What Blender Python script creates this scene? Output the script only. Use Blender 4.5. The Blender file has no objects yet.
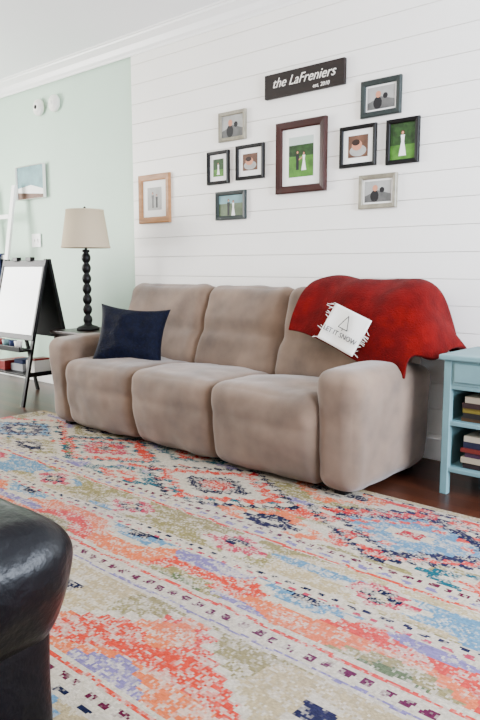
import bpy, bmesh, math, random
import numpy as np
from mathutils import Vector, Matrix, noise, Euler
random.seed(3)
S=bpy.context.scene
def C(r,g,b):
    f=lambda c:(c/255/12.92) if c/255<=.04045 else ((c/255+.055)/1.055)**2.4
    return (f(r),f(g),f(b),1)
def mat(name,col,rough=.6,nscale=0,namt=.15,bump=0,bscale=None,sheen=0,metal=0,spec=.5,col2=None,stretch=None,coat=0):
    m=bpy.data.materials.new(name);m.use_nodes=True;nt=m.node_tree;b=nt.nodes['Principled BSDF']
    b.inputs['Base Color'].default_value=col;b.inputs['Roughness'].default_value=rough
    b.inputs['Metallic'].default_value=metal;b.inputs['Specular IOR Level'].default_value=spec
    b.inputs['Sheen Weight'].default_value=sheen;b.inputs['Coat Weight'].default_value=coat
    if sheen: b.inputs['Sheen Roughness'].default_value=.6
    tc=nt.nodes.new('ShaderNodeTexCoord');mp=nt.nodes.new('ShaderNodeMapping')
    nt.links.new(tc.outputs['Object'],mp.inputs[0])
    if stretch: mp.inputs['Scale'].default_value=stretch
    if nscale:
        n=nt.nodes.new('ShaderNodeTexNoise');n.inputs['Scale'].default_value=nscale;n.inputs['Detail'].default_value=6
        nt.links.new(mp.outputs[0],n.inputs['Vector'])
        r=nt.nodes.new('ShaderNodeValToRGB')
        c2=col2 or tuple(min(1,c*(1+namt*2)) for c in col[:3])+(1,)
        c1=tuple(c*(1-namt) for c in col[:3])+(1,) if not col2 else col
        r.color_ramp.elements[0].position=.32;r.color_ramp.elements[1].position=.68
        r.color_ramp.elements[0].color=c1;r.color_ramp.elements[1].color=c2
        nt.links.new(n.outputs['Fac'],r.inputs[0]);nt.links.new(r.outputs[0],b.inputs['Base Color'])
    if bump:
        n2=nt.nodes.new('ShaderNodeTexNoise');n2.inputs['Scale'].default_value=bscale or 200;n2.inputs['Detail'].default_value=3
        nt.links.new(mp.outputs[0],n2.inputs['Vector'])
        bp=nt.nodes.new('ShaderNodeBump');bp.inputs['Strength'].default_value=bump;bp.inputs['Distance'].default_value=.01
        nt.links.new(n2.outputs['Fac'],bp.inputs['Height']);nt.links.new(bp.outputs[0],b.inputs['Normal'])
    return m
def link(ob,m=None,parent=None):
    S.collection.objects.link(ob)
    if m: ob.data.materials.append(m)
    if parent:
        ob.parent=parent;ob.matrix_parent_inverse=Matrix.Translation(parent.location).inverted()
    return ob
def root(name,loc=(0,0,0)):
    e=bpy.data.objects.new(name,None);e.location=loc;e.empty_display_size=.1;S.collection.objects.link(e);return e
def fin(bm,name,m,parent,smooth=True):
    me=bpy.data.meshes.new(name);bmesh.ops.recalc_face_normals(bm,faces=bm.faces)
    bm.to_mesh(me);bm.free()
    if smooth:
        for p in me.polygons:p.use_smooth=True
    return link(bpy.data.objects.new(name,me),m,parent)
def box(name,x0,x1,y0,y1,z0,z1,m,parent=None,bev=.003,seg=2,rot=None,piv=None):
    bm=bmesh.new();bmesh.ops.create_cube(bm,size=1)
    c=Vector(((x0+x1)/2,(y0+y1)/2,(z0+z1)/2))
    for v in bm.verts:v.co=Vector((v.co.x*(x1-x0),v.co.y*(y1-y0),v.co.z*(z1-z0)))
    if bev:bmesh.ops.bevel(bm,geom=list(bm.edges),offset=bev,segments=seg,affect='EDGES',profile=.5)
    for v in bm.verts:
        v.co+=c
        if rot is not None:
            p=Vector(piv) if piv else c
            v.co=p+rot@(v.co-p)
    return fin(bm,name,m,parent,False)
def soft(name,x0,x1,y0,y1,z0,z1,r,m,parent,puff=(0,0,0),warp=None,rot=None,wr=.004,wf=5,cuts=18,sub=1,seed=0):
    bm=bmesh.new();bmesh.ops.create_cube(bm,size=2)
    bmesh.ops.subdivide_edges(bm,edges=list(bm.edges),cuts=cuts,use_grid_fill=True)
    h=Vector(((x1-x0)/2,(y1-y0)/2,(z1-z0)/2));c=Vector(((x0+x1)/2,(y0+y1)/2,(z0+z1)/2))
    for v in bm.verts:
        u=v.co.copy()
        u=Vector([math.copysign(abs(t)**.8,t) for t in u])
        p=Vector((u.x*h.x,u.y*h.y,u.z*h.z))
        q=Vector([max(-(h[i]-r),min(h[i]-r,p[i])) for i in range(3)])
        d=p-q
        if d.length>1e-9:p=q+d.normalized()*r
        f=[1-t*t for t in u]
        p.x+=math.copysign(1,u.x)*puff[0]*f[1]*f[2]*abs(u.x)
        p.y+=math.copysign(1,u.y)*puff[1]*f[0]*f[2]*abs(u.y)
        p.z+=math.copysign(1,u.z)*puff[2]*f[0]*f[1]*abs(u.z)
        if warp:p=warp(p,u,h)
        if rot is not None:p=rot@p
        v.co=p+c
    bm.normal_update()
    for v in bm.verts:
        s=Vector((seed*7.3,seed*3.1,0))
        v.co+=v.normal*(noise.noise(v.co*wf+s)*wr+noise.noise(v.co*wf*3+s)*wr*.35)
    ob=fin(bm,name,m,parent)
    if sub:
        md=ob.modifiers.new('s','SUBSURF');md.levels=sub;md.render_levels=sub
    return ob
def lathe(name,prof,loc,m,parent,seg=32):
    bm=bmesh.new();rings=[]
    for r,z in prof:
        rings.append([bm.verts.new((loc[0]+r*math.cos(2*math.pi*i/seg),loc[1]+r*math.sin(2*math.pi*i/seg),loc[2]+z)) for i in range(seg)])
    for a,b in zip(rings,rings[1:]):
        for i in range(seg):bm.faces.new((a[i],a[(i+1)%seg],b[(i+1)%seg],b[i]))
    return fin(bm,name,m,parent)
def poly(name,pts,y,m,parent,fn=None):
    bm=bmesh.new();vs=[bm.verts.new((p[0],y,p[1])) for p in pts];f=bm.faces.new(vs)
    bm.normal_update()
    if f.normal.y>0:f.normal_flip()
    me=bpy.data.meshes.new(name);bm.to_mesh(me);bm.free()
    return link(bpy.data.objects.new(name,me),m,parent)
def text(name,s,size,loc,rot,m,parent,shear=0,ext=.001):
    cu=bpy.data.curves.new(name,'FONT');cu.body=s;cu.size=size;cu.align_x='CENTER';cu.align_y='CENTER';cu.extrude=ext;cu.shear=shear
    ob=bpy.data.objects.new(name,cu);ob.location=loc;ob.rotation_euler=rot
    return link(ob,m,parent)
def rod(name,a,b,r,m,parent,seg=10):
    a=Vector(a);b=Vector(b);d=b-a
    bm=bmesh.new();bmesh.ops.create_cone(bm,cap_ends=True,segments=seg,radius1=r,radius2=r,depth=d.length)
    q=d.to_track_quat('Z','Y').to_matrix()
    for v in bm.verts:v.co=(a+b)/2+q@v.co
    return fin(bm,name,m,parent,False)
def plank(name,a,b,w,t,m,parent,wdir=(1,0,0)):
    a=Vector(a);b=Vector(b);d=(b-a);L=d.length;d=d.normalized();wd=Vector(wdir);wd=(wd-d*wd.dot(d)).normalized();n=d.cross(wd)
    bm=bmesh.new();bmesh.ops.create_cube(bm,size=1)
    for v in bm.verts:v.co=Vector((v.co.x*w,v.co.y*t,v.co.z*L))
    bmesh.ops.bevel(bm,geom=list(bm.edges),offset=min(w,t)*.15,segments=2,affect='EDGES',profile=.5)
    for v in bm.verts:v.co=(a+b)/2+wd*v.co.x+n*v.co.y+d*v.co.z
    return fin(bm,name,m,parent,False)
RX=lambda d:Matrix.Rotation(math.radians(d),3,'X')
sm=lambda t:(lambda c:c*c*(3-2*c))(max(0,min(1,t)))

# ---------------------------------------------------------------- materials
M_ship=mat('shiplap_paint',C(250,247,240),.45,nscale=3,namt=.012)
M_gap=mat('shiplap_gap',C(206,204,198),.8)
M_mint=mat('mint_paint',C(190,215,196),.6,nscale=2,namt=.015)
M_trim=mat('white_trim',C(250,249,246),.35)
M_ceil=mat('ceiling_paint',C(244,244,244),.8)
M_sofa=mat('sofa_microfiber',C(99,80,65),.9,nscale=5,namt=.26,bump=.12,bscale=350,sheen=.25,spec=.15)
M_red=mat('red_fleece',C(80,3,3),.95,nscale=14,namt=.22,bump=.6,bscale=120,sheen=.02,spec=.06)
M_navy=mat('navy_velvet',C(3,6,22),.7,nscale=60,namt=.4,bump=.6,bscale=90,sheen=.01,spec=.1)
M_leather=mat('leather_black',C(3,3,6),.33,nscale=8,namt=.2,bump=.25,bscale=45,spec=.16)
M_black=mat('black_paint',C(8,7,7),.45,spec=.2)
M_esp=mat('espresso_wood',C(32,16,12),.4,nscale=6,namt=.25,stretch=(1,1,8),spec=.3)
M_teal=mat('table_paint',C(100,134,138),.5,nscale=10,namt=.05)
M_shade=mat('linen_shade',C(184,168,142),.9,bump=.2,bscale=300)
M_white=mat('matte_white',C(238,236,228),.7)
M_board=mat('whiteboard',C(226,229,230),.25)
M_chalk=mat('chalkboard',C(10,11,11),.7,spec=.15)
M_silver=mat('silver_frame',C(130,124,106),.4,nscale=30,namt=.15)
M_gtq=mat('grey_teal_frame',C(34,42,40),.45,nscale=25,namt=.15,spec=.3)
M_fblk=mat('frame_black',C(8,7,7),.45,spec=.2)
M_wood=mat('oak_frame',C(156,110,68),.55,nscale=8,namt=.15,stretch=(1,1,6))
M_matb=mat('mat_board',C(240,239,234),.7)

# ---------------------------------------------------------------- room
XL,XR,YF=-7.2,1.9,-4.6
ZC=2.735
def floor_mat():
    m=bpy.data.materials.new('dark_wood_floor');m.use_nodes=True;nt=m.node_tree;b=nt.nodes['Principled BSDF']
    tc=nt.nodes.new('ShaderNodeTexCoord')
    br=nt.nodes.new('ShaderNodeTexBrick');br.inputs['Scale'].default_value=1
    br.inputs['Brick Width'].default_value=1.1;br.inputs['Row Height'].default_value=.09;br.inputs['Mortar Size'].default_value=.002
    br.inputs['Color1'].default_value=C(74,37,22);br.inputs['Color2'].default_value=C(48,24,15);br.inputs['Mortar'].default_value=C(14,8,6)
    nt.links.new(tc.outputs['Object'],br.inputs['Vector'])
    mp=nt.nodes.new('ShaderNodeMapping');mp.inputs['Scale'].default_value=(2,30,1);nt.links.new(tc.outputs['Object'],mp.inputs[0])
    n=nt.nodes.new('ShaderNodeTexNoise');n.inputs['Scale'].default_value=3;n.inputs['Detail'].default_value=6;nt.links.new(mp.outputs[0],n.inputs[0])
    mx=nt.nodes.new('ShaderNodeMix');mx.data_type='RGBA';mx.blend_type='MULTIPLY';mx.inputs[0].default_value=.5
    nt.links.new(br.outputs['Color'],mx.inputs[6]);nt.links.new(n.outputs['Fac'],mx.inputs[7]);nt.links.new(mx.outputs[2],b.inputs['Base Color'])
    b.inputs['Roughness'].default_value=.32;b.inputs['Specular IOR Level'].default_value=.3
    return m
box('floor',XL,XR,YF,.1,-.1,0,floor_mat(),bev=0)
box('ceiling',XL,XR,YF,.1,ZC,ZC+.1,M_ceil,bev=0)
XE=-4.18
wb=root('wall_back',(XE,0,0))
box('mint_wall',XL,XE,.012,.15,0,ZC,M_mint,wb,bev=0)
box('shiplap_backing',XE,XR,.012,.15,0,ZC,M_gap,wb,bev=0)
bm=bmesh.new();bh=.142;z=0.0
while z<ZC-.02:
    z1=min(z+bh-.0025,ZC)
    r=bmesh.ops.create_cube(bm,size=1)
    for v in r['verts']:
        v.co=Vector(((XE+XR)/2+v.co.x*(XR-XE),.006+v.co.y*.016,(z+z1)/2+v.co.z*(z1-z)))
    z+=bh
bmesh.ops.bevel(bm,geom=[e for e in bm.edges if abs(e.verts[0].co.z-e.verts[1].co.z)<1e-6 and abs(e.verts[0].co.y-e.verts[1].co.y)<1e-6],offset=.0015,segments=1,affect='EDGES')
fin(bm,'shiplap_boards',M_ship,wb,False)
prof=[(0,-.115),(-.012,-.115),(-.016,-.10),(-.03,-.085),(-.045,-.05),(-.075,-.028),(-.09,-.022),(-.095,-.012),(-.11,-.010),(-.11,0),(0,0)]
bm=bmesh.new()
A=[bm.verts.new((XL,-.002+p[0],ZC+p[1])) for p in prof];B=[bm.verts.new((XR,-.002+p[0],ZC+p[1])) for p in prof]
for k in range(len(prof)):
    j=(k+1)%len(prof);bm.faces.new((A[k],A[j],B[j],B[k]))
fin(bm,'trim_1',M_trim,None,False)
box('baseboard_back',XL,XR,-.018,-.002,0,.12,M_trim,bev=.004)
wl=root('wall_left',(XL,-2,0))
for n,(a,b_,c,d) in {'below':(YF,.012,0,.6),'above':(YF,.012,2.2,ZC),'near':(YF,-3.0,.6,2.2),'far':(-1.2,.012,.6,2.2)}.items():
    box('panel_'+n,XL-.12,XL,a,b_,c,d,M_mint,wl,bev=0)
w1=root('window_1',(XL-.06,-2.1,1.4))
for n,(a,b_,c,d) in {'sill':(-3.0,-1.2,.6,.65),'head':(-3.0,-1.2,2.15,2.2),'jamb_a':(-3.0,-2.95,.6,2.2),'jamb_b':(-1.25,-1.2,.6,2.2),'mullion':(-2.12,-2.08,.6,2.2),'rail':(-3.0,-1.2,1.38,1.42)}.items():
    box(n,XL-.09,XL-.03,a,b_,c,d,M_trim,w1)

# ---------------------------------------------------------------- rug
def build_rug():
    x0,x1,y1,y0=-4.36,-.35,-.74,-3.6
    cs=.0075;nx=int((x1-x0)/cs);ny=int((y1-y0)/cs)
    xs=np.linspace(x0,x1,nx+1);ys=np.linspace(y0,y1,ny+1)
    cx=(xs[:-1]+xs[1:])/2;cy=(ys[:-1]+ys[1:])/2
    X,Y=np.meshgrid(cx,cy);V=y1-Y
    rg=np.random.default_rng(5)
    def lf(sx,sy,seed):
        r=np.random.default_rng(seed);gx=int((x1-x0)/sx)+3;gy=int((y1-y0)/sy)+3
        g=r.random((gy,gx));u=(X-x0)/sx;v=(Y-y0)/sy;i=u.astype(int);j=v.astype(int);fu=u-i;fv=v-j
        fu=fu*fu*(3-2*fu);fv=fv*fv*(3-2*fv)
        return (g[j,i]*(1-fu)+g[j,i+1]*fu)*(1-fv)+(g[j+1,i]*(1-fu)+g[j+1,i+1]*fu)*fv
    P={k:np.array(C(*v)[:3]) for k,v in dict(cream=(164,154,136),coral=(170,48,34),pink=(150,44,62),khaki=(116,106,66),lblue=(74,110,134),navy=(10,16,42),maroon=(72,8,38),teal=(10,70,82),lav=(100,90,128),orange=(180,88,50),red=(142,10,20),sand=(148,132,98),green=(70,82,48)).items()}
    col=np.zeros(X.shape+(3,))+P['cream']
    def put(mask,c):col[mask]=P[c]
    q=lambda a,s:np.floor(a/s)*s+s/2
    jx=(lf(.05,.02,11)-.5)*.026;jv=(lf(.06,.05,12)-.5)*.016
    XX=X+jx;VV=V+jv
    xq=q(XX,.05);vq=q(VV,.03)
    dash=lambda s,o=0:(np.floor((XX+o)/s)%2==0)
    def line(v0,v1,c,s=None,o=0):
        m=(VV>v0)&(VV<v1)
        if s:m&=dash(s,o)
        put(m,c)
    def field(v0,v1,c):put((VV>=v0)&(VV<v1),c)
    put(VV<.045,'sand');line(.045,.06,'navy',.05)
    b=(VV>.065)&(VV<.68)
    put(b&(lf(.35,.12,1)>.58),'khaki');put(b&(lf(.25,.09,2)>.70),'lav');put(b&(lf(.3,.08,3)>.76),'coral')
    for k,(c0,pal) in enumerate([(-1.2,('red','cream','lblue','lblue','navy','cream','coral','navy')),(-2.2,('coral','red','navy','cream','coral','teal','cream','navy')),(-3.15,('navy','coral','pink','cream','coral','green','teal','cream')),(-3.95,('teal','cream','navy','lblue','cream','teal','navy','coral')),(-.3,('coral','cream','navy','lblue','red','cream','teal','navy'))]):
        cv=.38+(.04 if k%2 else -.02)
        d=np.abs(xq-c0)*.6+np.abs(vq-cv)
        hook=((np.floor(XX/.05)+np.floor(VV/.03))%3==0)
        th=[.045,.08,.14,.20,.24,.265,.295,.325];prev=0
        for n_,(t,pc) in enumerate(zip(th,pal)):
            m=b&(d>=prev)&(d<t)
            put(m,pc)
            if n_ in(3,5,6):put(m&hook,pal[(n_+3)%8])
            prev=t
    for c0,pc,pc2 in [(-1.7,'orange','navy'),(-2.68,'teal','coral'),(-3.55,'khaki','navy'),(-.75,'teal','coral')]:
        for vc in (.12,.62):
            d=np.abs(xq-c0)*.5+np.abs(vq-vc)
            put(b&(d<.15),pc);put(b&(d<.10),'cream');put(b&(d<.08),pc2);put(b&(d<.035),'cream')
    field(.68,.78,'cream');line(.69,.71,'maroon',.025);line(.725,.745,'lav',.04);line(.76,.775,'coral')
    field(.78,.98,'khaki')
    b=(VV>.78)&(VV<.98);t=((xq+.1)%.62)-.31
    d=np.abs(t)*.6+np.abs(vq-.88)
    put(b&(lf(.5,.2,3)>.5),'sand');put(b&(lf(.5,.1,8)>.66),'lblue')
    put(b&(d<.11),'cream');put(b&(d<.085),'pink');put(b&(d<.045),'navy');put(b&(d<.02),'sand')
    field(.98,1.04,'cream');line(.99,1.005,'navy',.03);line(1.02,1.035,'pink',.03,.03)
    field(1.04,1.24,'coral')
    b=(VV>1.04)&(VV<1.24);t=np.abs(((xq)%.8)-.4)
    put(b&(lf(.4,.15,4)>.6),'orange');put(b&(lf(.3,.1,9)>.66),'lav')
    put(b&(t*.45+(vq-1.04)<.12),'cream');put(b&(t*.45+(vq-1.04)<.095),'lblue');put(b&(t*.45+(vq-1.04)<.045),'navy')
    put(b&(((.4-t)*.45+(1.24-vq))<.09),'khaki');put(b&(((.4-t)*.45+(1.24-vq))<.04),'green')
    field(1.24,1.37,'cream');line(1.26,1.275,'coral');line(1.295,1.325,'maroon',.03);line(1.345,1.355,'lav')
    field(1.37,1.74,'khaki')
    b=(VV>1.37)&(VV<1.74);t=np.abs(((xq-.15)%1.0)-.5)
    put(b&(lf(.5,.2,6)>.5),'sand')
    put(b&(t*.7+(1.74-vq)<.40),'cream');put(b&(t*.7+(1.74-vq)<.37),'coral')
    put(b&(t*.7+(1.74-vq)<.37)&(lf(.2,.06,7)>.6),'orange')
    put(b&(t*.7+(1.74-vq)<.12),'lav')
    tt=np.abs(((xq-.65)%1.0)-.5);d=tt+np.abs(vq-1.5);put(b&(d<.08),'cream');put(b&(d<.06),'navy');put(b&(d<.025),'khaki')
    field(1.74,1.86,'cream');line(1.755,1.77,'coral');line(1.79,1.815,'maroon',.03);line(1.835,1.85,'navy',.05)
    field(1.86,2.2,'sand')
    b=(VV>1.86)&(VV<2.2);t=((xq)%.55)-.275;d=np.abs(t)*.8+np.abs(vq-2.03)
    put(b&(d<.17),'lblue');put(b&(d<.12),'coral');put(b&(d<.07),'navy');put(b&(d<.03),'cream')
    field(2.2,2.3,'cream');line(2.22,2.25,'maroon',.03)
    field(2.3,2.9,'coral');b=VV>2.3;d=np.abs(((xq)%.9)-.45)*.6+np.abs(vq-2.55);put(b&(d<.2),'navy');put(b&(d<.15),'lblue');put(b&(d<.08),'red')
    # distressing back to the pale ground, streaky along the weave
    w=lf(.06,.02,21)*.35+lf(.22,.10,22)*.22+lf(.02,.012,23)*.43+(rg.random(X.shape)-.5)*.46
    wear=np.clip((w-.46)*2.8,0,.72)[...,None]
    pale=P['cream']*.6+np.array(C(188,180,168)[:3])*.4
    col=col*(1-wear)+pale*wear
    stain=np.clip((lf(.5,.3,31)-.5)*.3,0,.15)[...,None]
    col=col*(1-stain)+P['lav']*stain
    col*=(1-.28*rg.random(X.shape))[...,None]
    zt=.012;top=np.stack(np.meshgrid(xs,ys),-1).reshape(-1,2)
    zz=np.full(len(top),zt)
    edge=(top[:,0]<x0+1e-6)|(top[:,0]>x1-1e-6)|(top[:,1]<y0+1e-6)|(top[:,1]>y1-1e-6);zz[edge]=.002
    verts=np.column_stack([top,zz]);n1=nx+1
    j,i=np.meshgrid(np.arange(ny),np.arange(nx),indexing='ij');a=(j*n1+i).ravel()
    faces=np.column_stack([a,a+1,a+1+n1,a+n1])
    me=bpy.data.meshes.new('area_rug');me.vertices.add(len(verts));me.vertices.foreach_set('co',verts.astype(np.float32).ravel())
    me.loops.add(faces.size);me.loops.foreach_set('vertex_index',faces.astype(np.int32).ravel())
    me.polygons.add(len(faces));me.polygons.foreach_set('loop_start',np.arange(0,faces.size,4,dtype=np.int32))
    me.update(calc_edges=True);me.validate()
    ca=me.color_attributes.new('weave','FLOAT_COLOR','CORNER')
    cc=np.ones((len(faces),4,4),np.float32);cc[:,:,:3]=col.reshape(-1,1,3);ca.data.foreach_set('color',cc.ravel())
    m=bpy.data.materials.new('rug_weave');m.use_nodes=True;nt=m.node_tree;b=nt.nodes['Principled BSDF'];b.inputs['Roughness'].default_value=.95;b.inputs['Specular IOR Level'].default_value=.08
    at=nt.nodes.new('ShaderNodeVertexColor');at.layer_name='weave'
    n=nt.nodes.new('ShaderNodeTexNoise');n.inputs['Scale'].default_value=160;tc=nt.nodes.new('ShaderNodeTexCoord');nt.links.new(tc.outputs['Object'],n.inputs[0])
    nb=nt.nodes.new('ShaderNodeBump');nb.inputs['Strength'].default_value=.5;nb.inputs['Distance'].default_value=.004
    nt.links.new(n.outputs['Fac'],nb.inputs['Height']);nt.links.new(nb.outputs[0],b.inputs['Normal']);nt.links.new(at.outputs['Color'],b.inputs['Base Color'])
    link(bpy.data.objects.new('area_rug',me),m)
build_rug()

# ---------------------------------------------------------------- sofa
sf=root('reclining_sofa',(-2.75,-.5,0))
ZB=.036
seams=[-3.735,-3.075,-2.43,-1.765]
def seatwarp(p,u,h):
    t=max(0,min(1,(p.z+h.z)/(2*h.z)))
    if p.y<0:
        p.y+=.045*(1-t)**1.5*(-p.y/h.y)
        p.y-=.012*math.sin(math.pi*t)*(-p.y/h.y)
        p.y+=.008*math.exp(-((t-.62)/.07)**2)
    if p.z>0:p.z-=.035*max(0,(p.y+h.y*.3)/h.y)
    return p
for k in range(3):
    soft('seat_cushion_%d'%(k+1),seams[k]-.004,seams[k+1]+.004,-.98,-.2,ZB,.47,.06,M_sofa,sf,puff=(.0,.026,.022),warp=seatwarp,wr=.012,wf=5.5,cuts=26,seed=k)
def backwarp(p,u,h):
    t=p.z/h.z
    if p.y<0:
        p.y+=.024*math.exp(-((t+.05)/.13)**2)
    return p
bs=[-3.845,-3.085,-2.43,-1.67]
for k in range(3):
    soft('back_cushion_%d'%(k+1),bs[k]-.014,bs[k+1]+.014,-.40,-.16,.36,.94,.08,M_sofa,sf,puff=(.0,.032,.006),warp=backwarp,rot=RX(-18),wr=.008 if k==2 else .012,wf=5,cuts=26,seed=10+k)
def armwarp(p,u,h):
    t=max(0,min(1,(p.z+h.z)/(2*h.z)))
    p.x*=.92+.15*t*t
    p.z-=.035*max(0,u.y)*t
    if p.y<0:p.y+=.03*(1-t)*(-p.y/h.y)
    return p
soft('arm_1',-3.955,-3.725,-.965,-.20,ZB,.595,.07,M_sofa,sf,puff=(.006,.012,.012),warp=armwarp,wr=.010,wf=5,cuts=24,seed=21)
soft('arm_2',-1.785,-1.56,-.965,-.20,ZB,.595,.07,M_sofa,sf,puff=(.006,.012,.012),warp=armwarp,wr=.010,wf=5,cuts=24,seed=22)
soft('back_shell',-3.86,-1.68,-.26,-.07,ZB+.01,.80,.06,M_sofa,sf,wr=.004,cuts=16)
for k,(a,b_) in enumerate([(-3.85,-.85),(-1.68,-.85),(-3.85,-.26),(-1.68,-.26)]):
    box('foot_%d'%(k+1),a-.03,a+.03,b_-.03,b_+.03,.0125 if b_<-.7 else 0,ZB+.03,M_black,sf)

# ---------------------------------------------------------------- red throw over right of the back
def throw():
    W0=-2.265
    NU,NV=90,90
    pts=[(-.52,.555),(-.515,.65),(-.495,.74),(-.455,.835),(-.40,.91),(-.32,.957),(-.23,.972),(-.14,.955),(-.075,.90),(-.05,.82),(-.045,.71)]
    pv=[Vector((a,b_)) for a,b_ in pts];cum=[0]
    for a,b_ in zip(pv,pv[1:]):cum.append(cum[-1]+(b_-a).length)
    def prof(s):
        s=s*cum[-1]
        for k in range(len(pv)-1):
            if s<=cum[k+1]+1e-9:
                f=(s-cum[k])/(cum[k+1]-cum[k])
                p0=pv[max(k-1,0)];p1=pv[k];p2=pv[k+1];p3=pv[min(k+2,len(pv)-1)]
                return .5*((2*p1)+(p2-p0)*f+(2*p0-5*p1+4*p2-p3)*f*f+(3*p1-p0-3*p2+p3)*f**3)
        return pv[-1]
    bm=bmesh.new();g=[]
    for i in range(NU+1):
        row=[]
        u=i/NU
        for j in range(NV+1):
            v=j/NV
            xe=-1.70;r=.14
            W1=xe+.19+.24*sm(v/.5)
            s=W0+u*(W1-W0)+.02*math.sin(v*4)*(1-u)
            hem=.17*(1-sm(u/.85))
            vv=max(0,min(1,hem+(1-hem)*v))
            p=prof(vv)
            d=s-xe
            if d<=0:x=s;drop=0
            else:
                a=min(d/r,1.1);x=xe+r*math.sin(a);drop=r*(1-math.cos(a));e=d-a*r
                x+=e*math.cos(a);drop+=e*math.sin(a)
                drop*=.3+.7*sm((vv-.05)/.35)
            P=Vector((x,p.x,p.y-drop))
            f=.007*math.sin(s*11+v*10+.5)+.007*math.sin(s*24-v*9+1)+.016*noise.noise(Vector((s*4,v*3.5,3)))
            f*=.4+.6*sm(v/.12)
            k=sm((v-.15)/.35)
            nrm=Vector((.6*sm(d/.15) if d>0 else 0,-(1-k)+(.9*sm((v-.6)/.2)),.15+.85*k*(1-.7*sm((v-.75)/.2)))).normalized()
            row.append(bm.verts.new(P+nrm*(.010+f)))
        g.append(row)
    for i in range(NU):
        for j in range(NV):bm.faces.new((g[i][j],g[i+1][j],g[i+1][j+1],g[i][j+1]))
    ob=fin(bm,'red_throw_blanket',M_red,None)
    md=ob.modifiers.new('t','SOLIDIFY');md.thickness=.028;md.offset=0
    md=ob.modifiers.new('s','SUBSURF');md.levels=1;md.render_levels=1
throw()

# white tea towel pinned on the throw
tw=root('holiday_tea_towel',(-1.93,-.53,.77))
M_ink=mat('ink',C(16,16,20),.8)
def towel():
    w,h=.24,.20
    Mx=Matrix.Translation((-1.885,-.556,.745))@Matrix.Rotation(math.radians(-17),4,'X')@Matrix.Rotation(math.radians(20),4,'Y')
    bm=bmesh.new();N=16;g=[]
    for i in range(N+1):
        row=[]
        for j in range(N+1):
            x=(i/N-.5)*w;z=(j/N-.5)*h
            y=-.006*math.sin(x*30+z*12)
            row.append(bm.verts.new(Mx@Vector((x,y,z))))
        g.append(row)
    for i in range(N):
        for j in range(N):bm.faces.new((g[i][j],g[i+1][j],g[i+1][j+1],g[i][j+1]))
    ob=fin(bm,'cloth',M_white,tw);md=ob.modifiers.new('t','SOLIDIFY');md.thickness=.003
    for k in range(26):
        sx=random.choice([-1,1]);z=random.uniform(-.5,.5)*h
        a=Mx@Vector((sx*w/2,0,z));b_=Mx@Vector((sx*(w/2+random.uniform(.015,.04)),-.006,z+random.uniform(-.02,.01)))
        rod('fringe_%d'%k,a,b_,.0012,M_white,tw,5)
    R=(Mx.to_3x3()@Matrix.Rotation(math.pi/2,3,'X')).to_euler()
    text('lettering',"LET IT SNOW",.036,Mx@Vector((0,-.012,-.035)),R,M_ink,tw)
    T=[Vector((-.03,-.012,.0)),Vector((.03,-.012,.0)),Vector((0,-.012,.07))]
    for k in range(3):rod('tree_%d'%k,Mx@T[k],Mx@T[(k+1)%3],.0022,M_ink,tw,5)
    rod('trunk',Mx@Vector((0,-.012,-.012)),Mx@Vector((0,-.012,0)),.002,M_ink,tw,5)
towel()

# navy cushion
def cushion():
    bm=bmesh.new();N=26;w,h,t=.46,.40,.08
    Mx=Matrix.Translation((-3.41,-.68,.622))@Matrix.Rotation(math.radians(38),4,'Z')@Matrix.Rotation(math.radians(-24),4,'X')@Matrix.Rotation(math.radians(5),4,'Y')
    for sgn in (-1,1):
        g=[]
        for i in range(N+1):
            row=[]
            for j in range(N+1):
                u=2*i/N-1;v=2*j/N-1
                k=(max(0,1-u**2)*max(0,1-v**2))**.45
                p=Vector((u*w/2*(1-.12*(1-v*v)),0,v*h/2*(1-.14*(1-u*u))))
                p.y=sgn*t*k+ (noise.noise(Vector((u*2,v*2,sgn)))*.03)*k
                row.append(bm.verts.new(Mx@p))
            g.append(row)
        for i in range(N):
            for j in range(N):bm.faces.new((g[i][j],g[i+1][j],g[i+1][j+1],g[i][j+1]))
    bmesh.ops.remove_doubles(bm,verts=bm.verts,dist=.0005)
    fin(bm,'throw_pillow',M_navy,None)
cushion()

# ---------------------------------------------------------------- pictures
def flat(name,col,**k):return mat(name,col,.5,spec=.3,**k)
GR=flat('photo_grass',C(64,110,34),nscale=20,namt=.3);SK=flat('photo_sky',C(186,200,190));TR=flat('photo_trees',C(28,56,18),nscale=40,namt=.4)
PW=flat('photo_white',C(240,238,234));PD=flat('photo_dark',C(22,21,24));PS=flat('photo_skin',C(196,132,102));PG=flat('photo_grey',C(90,90,88),nscale=15,namt=.25);PL=flat('photo_lightgrey',C(160,160,156),nscale=15,namt=.1);PB=flat('photo_warm',C(92,62,46),nscale=15,namt=.25);PN=flat('photo_aqua',C(110,146,150),nscale=10,namt=.15)
HR=flat('photo_hair',C(40,22,14));PGr=flat('photo_dimgreen',C(84,98,72),nscale=12,namt=.3)
def ell(cx,cz,rx,rz,n=20,a0=0,a1=2*math.pi):
    return [(cx+rx*math.cos(a0+(a1-a0)*i/n),cz+rz*math.sin(a0+(a1-a0)*i/n)) for i in range(n)]
def person(r,y,cx,z0,h,dress,cm):
    hw=h*.13
    if dress:
        poly('dress',[(cx-hw*1.3,z0),(cx+hw*1.3,z0),(cx+hw*.5,z0+h*.55),(cx+hw*.7,z0+h*.82),(cx-hw*.7,z0+h*.82),(cx-hw*.5,z0+h*.55)],y,cm,r)
    else:
        poly('suit',[(cx-hw*.7,z0),(cx+hw*.7,z0),(cx+hw*.7,z0+h*.5),(cx+hw,z0+h*.8),(cx-hw,z0+h*.8),(cx-hw*.7,z0+h*.5)],y,cm,r)
    poly('hair',ell(cx,z0+h*.92,h*.075,h*.085),y-.0003,HR,r)
    poly('face',ell(cx,z0+h*.90,h*.055,h*.065),y-.0006,PS,r)
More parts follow.
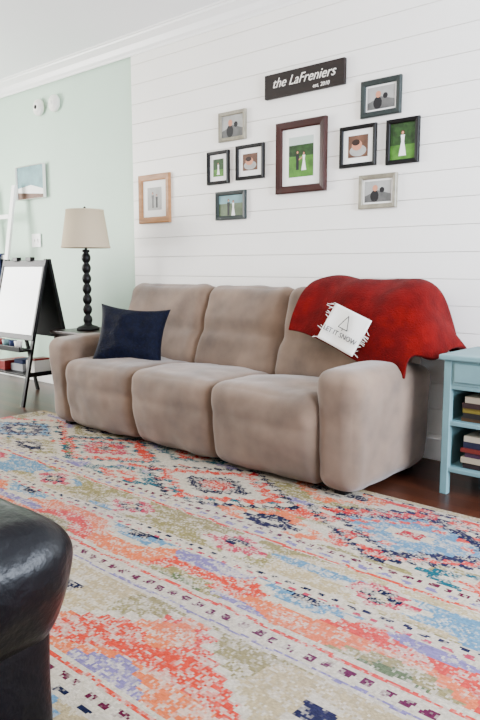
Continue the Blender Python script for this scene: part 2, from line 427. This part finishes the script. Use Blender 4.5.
def frame(name,x0,x1,z0,z1,fw,fm,mw,kind,dep=.022,lean=0):
    r=root(name,((x0+x1)/2,-.015,(z0+z1)/2))
    yb=-.003
    def rect(i,y):return [(x0+i,y,z0+i),(x1-i,y,z0+i),(x1-i,y,z1-i),(x0+i,y,z1-i)]
    loops=[rect(0,yb),rect(0,yb-dep*.8),rect(fw*.15,yb-dep),rect(fw*.5,yb-dep*.92),rect(fw*.85,yb-dep*.8),rect(fw,yb-dep*.6),rect(fw,yb-dep*.15)]
    bm=bmesh.new();vs=[[bm.verts.new(p) for p in l] for l in loops]
    for a,b_ in zip(vs,vs[1:]):
        for k in range(4):bm.faces.new((a[k],a[(k+1)%4],b_[(k+1)%4],b_[k]))
    fin(bm,'moulding',fm,r,False)
    ym=yb-dep*.3
    R=lambda i:[(x0+i,z0+i),(x1-i,z0+i),(x1-i,z1-i),(x0+i,z1-i)]
    poly('mat_board',R(fw*.9),ym,M_matb,r)
    i=fw+mw;a,b_,c,d=x0+i,x1-i,z0+i,z1-i;W=b_-a;H=d-c;y=ym-.001;cx=(a+b_)/2
    q=lambda u0,u1,v0,v1:[(a+W*u0,c+H*v0),(a+W*u1,c+H*v0),(a+W*u1,c+H*v1),(a+W*u0,c+H*v1)]
    if kind=='wedding':
        poly('sky',q(0,1,.55,1),y,SK,r);poly('trees',q(0,1,.5,.8),y-.0002,TR,r);poly('grass',q(0,1,0,.52),y-.0004,GR,r)
        person(r,y-.0008,a+W*.36,c+H*.18,H*.48,False,PD);person(r,y-.0010,a+W*.62,c+H*.16,H*.46,True,PW)
        poly('arm',[(a+W*.42,c+H*.45),(a+W*.56,c+H*.5),(a+W*.56,c+H*.47),(a+W*.42,c+H*.41)],y-.0016,PS,r)
    elif kind=='grass':
        poly('grass',q(0,1,0,1),y,TR,r);poly('field',q(0,1,0,.4),y-.0002,GR,r)
        person(r,y-.0006,a+W*.5,c+H*.1,H*.7,True,PW)
    elif kind=='couple':
        poly('bg',q(0,1,0,1),y,PGr,r);poly('sky',q(0,1,.6,1),y-.0002,PN,r);person(r,y-.0006,a+W*.4,c+H*.02,H*.8,False,PD);person(r,y-.0010,a+W*.6,c,H*.75,True,PW)
    elif kind=='baby':
        poly('bg',q(0,1,0,1),y,PB,r);poly('blanket',ell(cx,c+H*.3,W*.42,H*.26),y-.0003,PL,r)
        poly('head',ell(cx-W*.05,c+H*.55,W*.26,H*.24),y-.0006,PS,r);poly('hair',ell(cx-W*.1,c+H*.68,W*.2,H*.14),y-.0009,HR,r)
    elif kind=='bw':
        poly('bg',q(0,1,0,1),y,PL,r);poly('hill',[(a,c),(b_,c),(b_,c+H*.35),(cx,c+H*.55),(a,c+H*.3)],y-.0003,PG,r)
        poly('body',ell(cx-W*.12,c+H*.28,W*.16,H*.28),y-.0006,PD,r);poly('head',ell(cx-W*.1,c+H*.66,W*.1,H*.15),y-.0009,PS,r)
        poly('body2',ell(cx+W*.18,c+H*.24,W*.15,H*.24),y-.0007,PG,r);poly('head2',ell(cx+W*.16,c+H*.56,W*.09,H*.13),y-.0011,PD,r)
    elif kind=='wood':
        poly('bg',q(0,1,0,1),y,PL,r);person(r,y-.0006,a+W*.38,c+H*.1,H*.7,False,PG);person(r,y-.001,a+W*.66,c+H*.1,H*.6,False,PD)
    elif kind=='beach':
        poly('bg',q(0,1,0,1),y,PN,r);poly('surf',[(a,c),(b_,c),(b_,c+H*.25),(cx,c+H*.42),(a,c+H*.35)],y-.0003,PW,r);poly('dune',[(a,c),(b_,c),(b_,c+H*.1),(a,c+H*.22)],y-.0006,PB,r)
    return r
M_bigf=mat('mahogany_frame',C(46,15,10),.4,nscale=8,namt=.2,spec=.3)
frame('picture_frame',-3.26,-3.02,1.886,2.075,.025,M_silver,.0,'bw')
frame('picture_frame',-3.37,-3.17,1.615,1.834,.022,M_fblk,.03,'grass')
frame('picture_frame',-3.105,-2.865,1.625,1.845,.022,M_fblk,.035,'baby')
frame('picture_frame',-3.29,-3.02,1.374,1.562,.026,M_gtq,.0,'couple')
frame('picture_frame',-2.76,-2.384,1.51,1.939,.045,M_bigf,.05,'wedding',.03)
frame('picture_frame',-2.154,-1.903,1.886,2.085,.030,M_gtq,.01,'bw')
frame('picture_frame',-2.29,-2.05,1.625,1.855,.022,M_fblk,.032,'baby')
frame('picture_frame',-1.986,-1.788,1.615,1.855,.024,M_fblk,.0,'grass')
frame('picture_frame',-2.154,-1.913,1.385,1.573,.026,M_silver,.01,'bw')
frame('picture_frame',-4.10,-3.753,1.385,1.74,.045,M_wood,.05,'wood')
frame('canvas_art',-5.83,-5.375,1.67,1.965,.004,M_white,.0,'beach',.03)
sg=root('family_name_sign',(-2.555,-.015,2.17))
box('board',-2.85,-2.26,-.03,-.004,2.095,2.24,mat('sign_wood',C(24,15,11),.6,nscale=5,namt=.25,stretch=(1,1,10),spec=.3),sg,bev=.004)
M_wt=mat('sign_lettering',C(238,232,220),.6)
text('script_1',"the LaFreniers",.080,(-2.555,-.031,2.178),(math.pi/2,0,0),M_wt,sg,shear=.4)
text('script_2',"est. 2010",.032,(-2.42,-.031,2.118),(math.pi/2,0,0),M_wt,sg,shear=.2)

# wall devices
for nm,x,z in (('smoke_detector',-5.43,2.44),('smoke_detector',-5.19,2.44)):
    r=root(nm,(x,-.01,z))
    ob=lathe('body',[(0,.045),(.03,.045),(.045,.04),(.05,.03),(.066,.028),(.07,.018),(.07,0),(0,0)],(0,0,0),M_white,None)
    ob.parent=r;ob.rotation_euler=(math.pi/2,0,0);ob.location=(0,.01,0)
    ob=lathe('sensor',[(0,.05),(.016,.05),(.018,.044)],(0,0,0),M_fblk if x<-5.3 else M_white,None);ob.parent=r;ob.rotation_euler=(math.pi/2,0,0);ob.location=(0,.01,0)
sw=root('light_switch',(-5.57,0,1.30))
box('plate',-5.64,-5.50,-.003,.006,1.24,1.36,M_trim,sw,bev=.002);box('toggle_1',-5.605,-5.59,-.012,0,1.285,1.315,M_trim,sw);box('toggle_2',-5.55,-5.535,-.012,0,1.285,1.315,M_trim,sw)

# ---------------------------------------------------------------- lamp table + lamp
lt=root('end_table',(-4.33,-.35,0))
box('top',-4.55,-4.10,-.55,-.12,.555,.58,M_esp,lt,bev=.006)
box('apron_front',-4.52,-4.13,-.525,-.505,.49,.555,M_esp,lt);box('apron_back',-4.52,-4.13,-.165,-.145,.49,.555,M_esp,lt)
box('apron_l',-4.52,-4.50,-.525,-.145,.49,.555,M_esp,lt);box('apron_r',-4.15,-4.13,-.525,-.145,.49,.555,M_esp,lt)
box('shelf',-4.52,-4.13,-.525,-.145,.18,.20,M_esp,lt)
for k,(a,b_) in enumerate([(-4.505,-.51),(-4.145,-.51),(-4.505,-.16),(-4.145,-.16)]):box('leg_%d'%(k+1),a-.02,a+.02,b_-.02,b_+.02,0,.555,M_esp,lt)
lp=root('table_lamp',(-4.33,-.35,.58))
pr=[(0,0),(.085,0),(.085,.018),(.07,.03),(.035,.04)]
z=.04
for k in range(7):
    n=6;hh=.078
    for i in range(1,n+1):
        a=i/n;pr.append((.018+.017*math.sin(math.pi*a)**.8 if i<n else .018,z+hh*a))
    z+=hh
pr+=[(.028,z+.005),(.028,z+.02),(.01,z+.025),(.008,z+.12),(0,z+.12)]
lathe('turned_base',pr,(-4.33,-.35,.58),M_black,lp)
lathe('shade',[(.182,0),(.140,.275),(.137,.275),(.179,0),(.182,0)],(-4.33,-.35,1.205),M_shade,lp,48)
lathe('shade_rim_1',[(.184,-.004),(.184,.008),(.180,.008),(.180,-.004)],(-4.33,-.35,1.205),M_shade,lp,48)
lathe('shade_rim_2',[(.1415,.268),(.1415,.279),(.137,.279)],(-4.33,-.35,1.205),M_shade,lp,48)
lathe('finial',[(0,.0),(.004,0),(.004,.02),(.012,.03),(.010,.045),(0,.055)],(-4.33,-.35,1.455),M_black,lp)
for a in (0,120,240):
    rod('spider_%d'%a,(-4.33,-.35,1.462),(-4.33+.138*math.cos(math.radians(a)),-.35+.138*math.sin(math.radians(a)),1.474),.002,M_black,lp,6)
rod('harp',(-4.33,-.35,1.20),(-4.33,-.35,1.462),.004,M_black,lp,6)

# ---------------------------------------------------------------- easel
ez=root('childrens_easel',(-5.0,-.5,0))
xa,xb=-5.22,-4.62
yt,yf,yr=-.50,-.76,-.26
zt=1.12
for k,x in enumerate((xa,xb)):
    plank('front_leg_%d'%(k+1),(x,yf,0),(x,yt-.012,zt),.035,.02,M_black,ez)
    plank('rear_leg_%d'%(k+1),(x,yr,0),(x,yt+.012,zt),.035,.02,M_black,ez)
    plank('brace_%d'%(k+1),(x,yf+.06,.24),(x,yr-.06,.24),.018,.03,M_black,ez,wdir=(1,0,0))
def yfz(z):return yf+(yt-yf)*z/zt
def yrz(z):return yr+(yt-yr)*z/zt
def slab(name,z0,z1,fy,off,m,th=.008,ins=.0):
    a=Vector(((xa+xb)/2,fy(z0)+off,z0));b_=Vector(((xa+xb)/2,fy(z1)+off,z1))
    plank(name,a,b_,xb-xa-ins,th,m,ez)
slab('whiteboard',.54,1.06,yfz,-.014,M_board,ins=-.0)
slab('whiteboard_frame_top',1.06,1.11,yfz,-.014,M_black,.016,ins=-.03)
slab('whiteboard_frame_bottom',.50,.54,yfz,-.016,M_black,.016,ins=-.03)
for k,x in enumerate((xa,xb)):
    plank('board_edge_%d'%(k+1),(x,yfz(.52)-.018,.52),(x,yfz(1.07)-.018,1.07),.022,.012,M_black,ez)
slab('chalkboard',.50,1.09,yrz,.014,M_chalk,ins=-.0)
for k,x in enumerate((-5.03,-4.83)):
    box('clip_%d'%(k+1),x-.035,x+.035,-.54,-.50,1.105,1.135,M_black,ez)
box('tray',xa,xb,yfz(.45)-.11,yfz(.45)+.01,.42,.435,M_black,ez)
box('tray_lip',xa,xb,yfz(.45)-.115,yfz(.45)-.105,.42,.46,M_black,ez)
box('lower_shelf',xa,xb,-.70,-.32,.22,.235,M_black,ez)
M_rp=mat('red_plastic',C(130,12,12),.4);M_gy=mat('grey_box',C(150,152,156),.6);M_bl=mat('blue_cloth',C(10,30,72),.85)
for k,(x,mm) in enumerate([(-5.16,M_rp),(-5.08,M_white),(-5.0,M_rp),(-4.92,M_teal),(-4.82,M_bl),(-4.74,M_white)]):
    lathe('paint_cup_%d'%k,[(0,0),(.025,0),(.032,.06),(.028,.06),(.022,.01),(0,.01)],(x,yfz(.45)-.05,.435),mm,ez,16)
box('supply_box_1',-5.18,-5.04,-.66,-.42,.235,.31,M_rp,ez);box('supply_box_2',-5.02,-4.84,-.62,-.42,.235,.29,M_gy,ez);box('supply_box_3',-4.82,-4.70,-.60,-.44,.235,.33,M_white,ez)
box('supply_box_4',-5.0,-4.87,-.60,-.45,.29,.325,M_bl,ez);box('supply_box_5',-4.81,-4.71,-.59,-.45,.33,.345,M_rp,ez)

# white ladder shelf leaning on the wall, at the left, with a blue blanket
ld=root('ladder_shelf',(-6.1,-.2,0))
for k,x in enumerate((-6.25,-5.78)):plank('rail_%d'%(k+1),(x,-.36,0),(x,-.075,1.80),.06,.025,M_trim,ld)
for k,z in enumerate((.35,.75,1.15,1.52)):
    y=-.36+.285*z/1.80
    box('rung_%d'%(k+1),-6.23,-5.80,y-.015,y+.015,z-.02,z+.02,M_trim,ld)
def drape():
    z=1.15;y=-.36+.285*z/1.80
    bm=bmesh.new();g=[]
    for i in range(25):
        row=[]
        for j in range(31):
            x=-6.20+.36*i/24;s=(j/30-.5)*1.0
            r=.03
            if abs(s)<.05:a=s/.05*math.pi/2;p=Vector((x,y+r*math.sin(a),z+.022+r*math.cos(a)*.4))
            else:p=Vector((x,y+math.copysign(r+.006*math.sin(x*50)+.012,s),z+.02-(abs(s)-.05)))
            p.y+=.006*math.sin(x*45)*min(1,abs(s)*4);row.append(bm.verts.new(p))
        g.append(row)
    for i in range(24):
        for j in range(30):bm.faces.new((g[i][j],g[i+1][j],g[i+1][j+1],g[i][j+1]))
    ob=fin(bm,'blue_blanket',M_bl,ld);md=ob.modifiers.new('t','SOLIDIFY');md.thickness=.008
drape()

# ---------------------------------------------------------------- right side table with books
st=root('bookshelf_side_table',(-1.1,-.3,0))
a,b_,y0,y1=-1.36,-.86,-.52,-.11;T=M_teal
box('top',a-.02,b_+.02,y0-.02,y1,.635,.66,T,st,bev=.006)
for k,(x,y) in enumerate([(a,y0),(b_-.035,y0),(a,y1-.035),(b_-.035,y1-.035)]):box('leg_%d'%(k+1),x,x+.035,y,y+.035,0,.635,T,st)
box('drawer_rail',a+.035,b_-.035,y0+.004,y0+.02,.52,.635,T,st)
box('drawer_front',a+.05,b_-.05,y0-.004,y0+.006,.535,.62,T,st)
lathe('knob',[(0,.02),(.012,.018),(.012,.01),(.006,.006),(.006,0)],(0,0,0),M_silver,None).parent=st
k=bpy.data.objects['knob'];k.rotation_euler=(math.pi/2,0,0);k.location=(0,y0-.004+.3,.578)
for n,z in (('shelf_1',.50),('shelf_2',.33),('shelf_3',.11)):box(n,a+.01,b_-.01,y0+.006,y1-.005,z,z+.02,T,st)
for n,x in (('side_1',a+.008),('side_2',b_-.02)):box(n,x,x+.012,y0+.03,y1-.03,.11,.635,T,st,bev=0)
box('back_panel',a+.02,b_-.02,y1-.015,y1-.005,.11,.635,T,st,bev=0)
bk=root('book_stack',(-1.1,-.35,.3))
cols=[(34,16,18),(150,138,118),(56,30,56),(96,26,20),(16,22,46),(170,160,140),(80,54,30),(16,15,15),(110,96,30)]
bms=[mat('book_cover_%d'%i,C(*c),.5) for i,c in enumerate(cols)];M_pg=mat('book_pages',C(190,178,150),.8)
ci=0
for zb,zt_ in ((.131,.315),(.351,.485)):
    z=zb
    while True:
        t=random.uniform(.018,.035)
        if z+t>zt_:break
        xo=random.uniform(0,.03);w=random.uniform(.26,.36);cm=bms[ci%len(bms)];ci+=1
        x0=a+.07+xo;y=y0+.03+random.uniform(0,.02)
        box('cover_bottom_%d'%ci,x0,x0+w,y,y+.2,z,z+.003,cm,bk,bev=0);box('pages_%d'%ci,x0+.004,x0+w-.004,y+.004,y+.196,z+.003,z+t-.003,M_pg,bk,bev=0)
        box('cover_top_%d'%ci,x0,x0+w,y,y+.2,z+t-.003,z+t,cm,bk,bev=0);box('spine_%d'%ci,x0,x0+w,y-.002,y+.002,z,z+t,cm,bk,bev=0)
        z+=t+.0005
nb=root('notebook',(-1.13,-.3,.66))
box('cover',-1.22,-1.02,-.40,-.26,.6605,.672,mat('notebook_cover',C(52,34,70),.5),nb)

# ---------------------------------------------------------------- leather armchair
ch=root('leather_armchair',(-1.65,-3.1,0))
L=M_leather
def rollwarp(p,u,h):
    t=(p.z+h.z)/(2*h.z);k=1-.22*(1-sm(t/.75))
    p.x*=k
    if p.y>0:p.y*=1-.05*(1-sm(t/.75))
    return p
for n,x0,x1 in (('2',-1.47,-1.09),('1',-2.32,-1.94)):
    soft('arm_roll_'+n,x0,x1,-3.42,-2.69,.27,.565,.085,L,ch,puff=(.008,.02,.012),warp=rollwarp,wr=.010,wf=6,seed=int(n),cuts=22)
    soft('arm_panel_'+n,x0+.045,x1-.05,-3.40,-2.735,.05,.40,.03,L,ch,puff=(.008,.008,0),wr=.004)
soft('seat',-1.98,-1.43,-3.35,-2.72,.24,.41,.07,L,ch,puff=(0,.02,.03),wr=.006)
soft('base',-1.98,-1.43,-3.35,-2.75,.05,.26,.03,L,ch,wr=.003)
soft('back',-2.04,-1.36,-3.62,-3.35,.10,.92,.10,L,ch,puff=(0,.04,.02),rot=RX(6),wr=.008)
for k,(x,y) in enumerate([(-2.2,-3.3),(-1.27,-3.3),(-2.2,-2.8),(-1.27,-2.8)]):box('foot_%d'%(k+1),x-.025,x+.025,y-.025,y+.025,.0125,.07,M_esp,ch)

# ---------------------------------------------------------------- camera, light
cd=bpy.data.cameras.new('camera');cam=bpy.data.objects.new('camera',cd);S.collection.objects.link(cam)
cam.location=(0,-3.45,1.05);cam.rotation_euler=(math.radians(90-7.69),0,math.radians(41.78))
cd.sensor_fit='VERTICAL';cd.sensor_height=36;cd.lens=34;cd.clip_start=.05
S.camera=cam
def area(name,loc,target,sx,sy,power,col):
    l=bpy.data.lights.new(name,'AREA');l.shape='RECTANGLE';l.size=sx;l.size_y=sy;l.energy=power;l.color=col
    o=bpy.data.objects.new(name,l);o.location=loc;o.rotation_euler=(Vector(target)-Vector(loc)).to_track_quat('-Z','Y').to_euler();S.collection.objects.link(o)
area('window_light_right',(1.7,-1.3,1.4),(-2.5,-.6,.6),1.6,1.6,470,(.76,.85,1))
area('overhead_fill',(-2.2,-3.2,2.65),(-2.7,-.4,.8),3.6,1.2,85,(1,.94,.87))  # added fill near the ceiling, out of view, to brighten the sofa tops; no window
area('window_light_left',(-7.3,-2.1,1.4),(-3,-1.0,.6),1.7,1.5,330,(1,.98,.95))
w=bpy.data.worlds.new('world');S.world=w;w.use_nodes=True
w.node_tree.nodes['Background'].inputs[0].default_value=(.99,.97,1,1);w.node_tree.nodes['Background'].inputs[1].default_value=.6
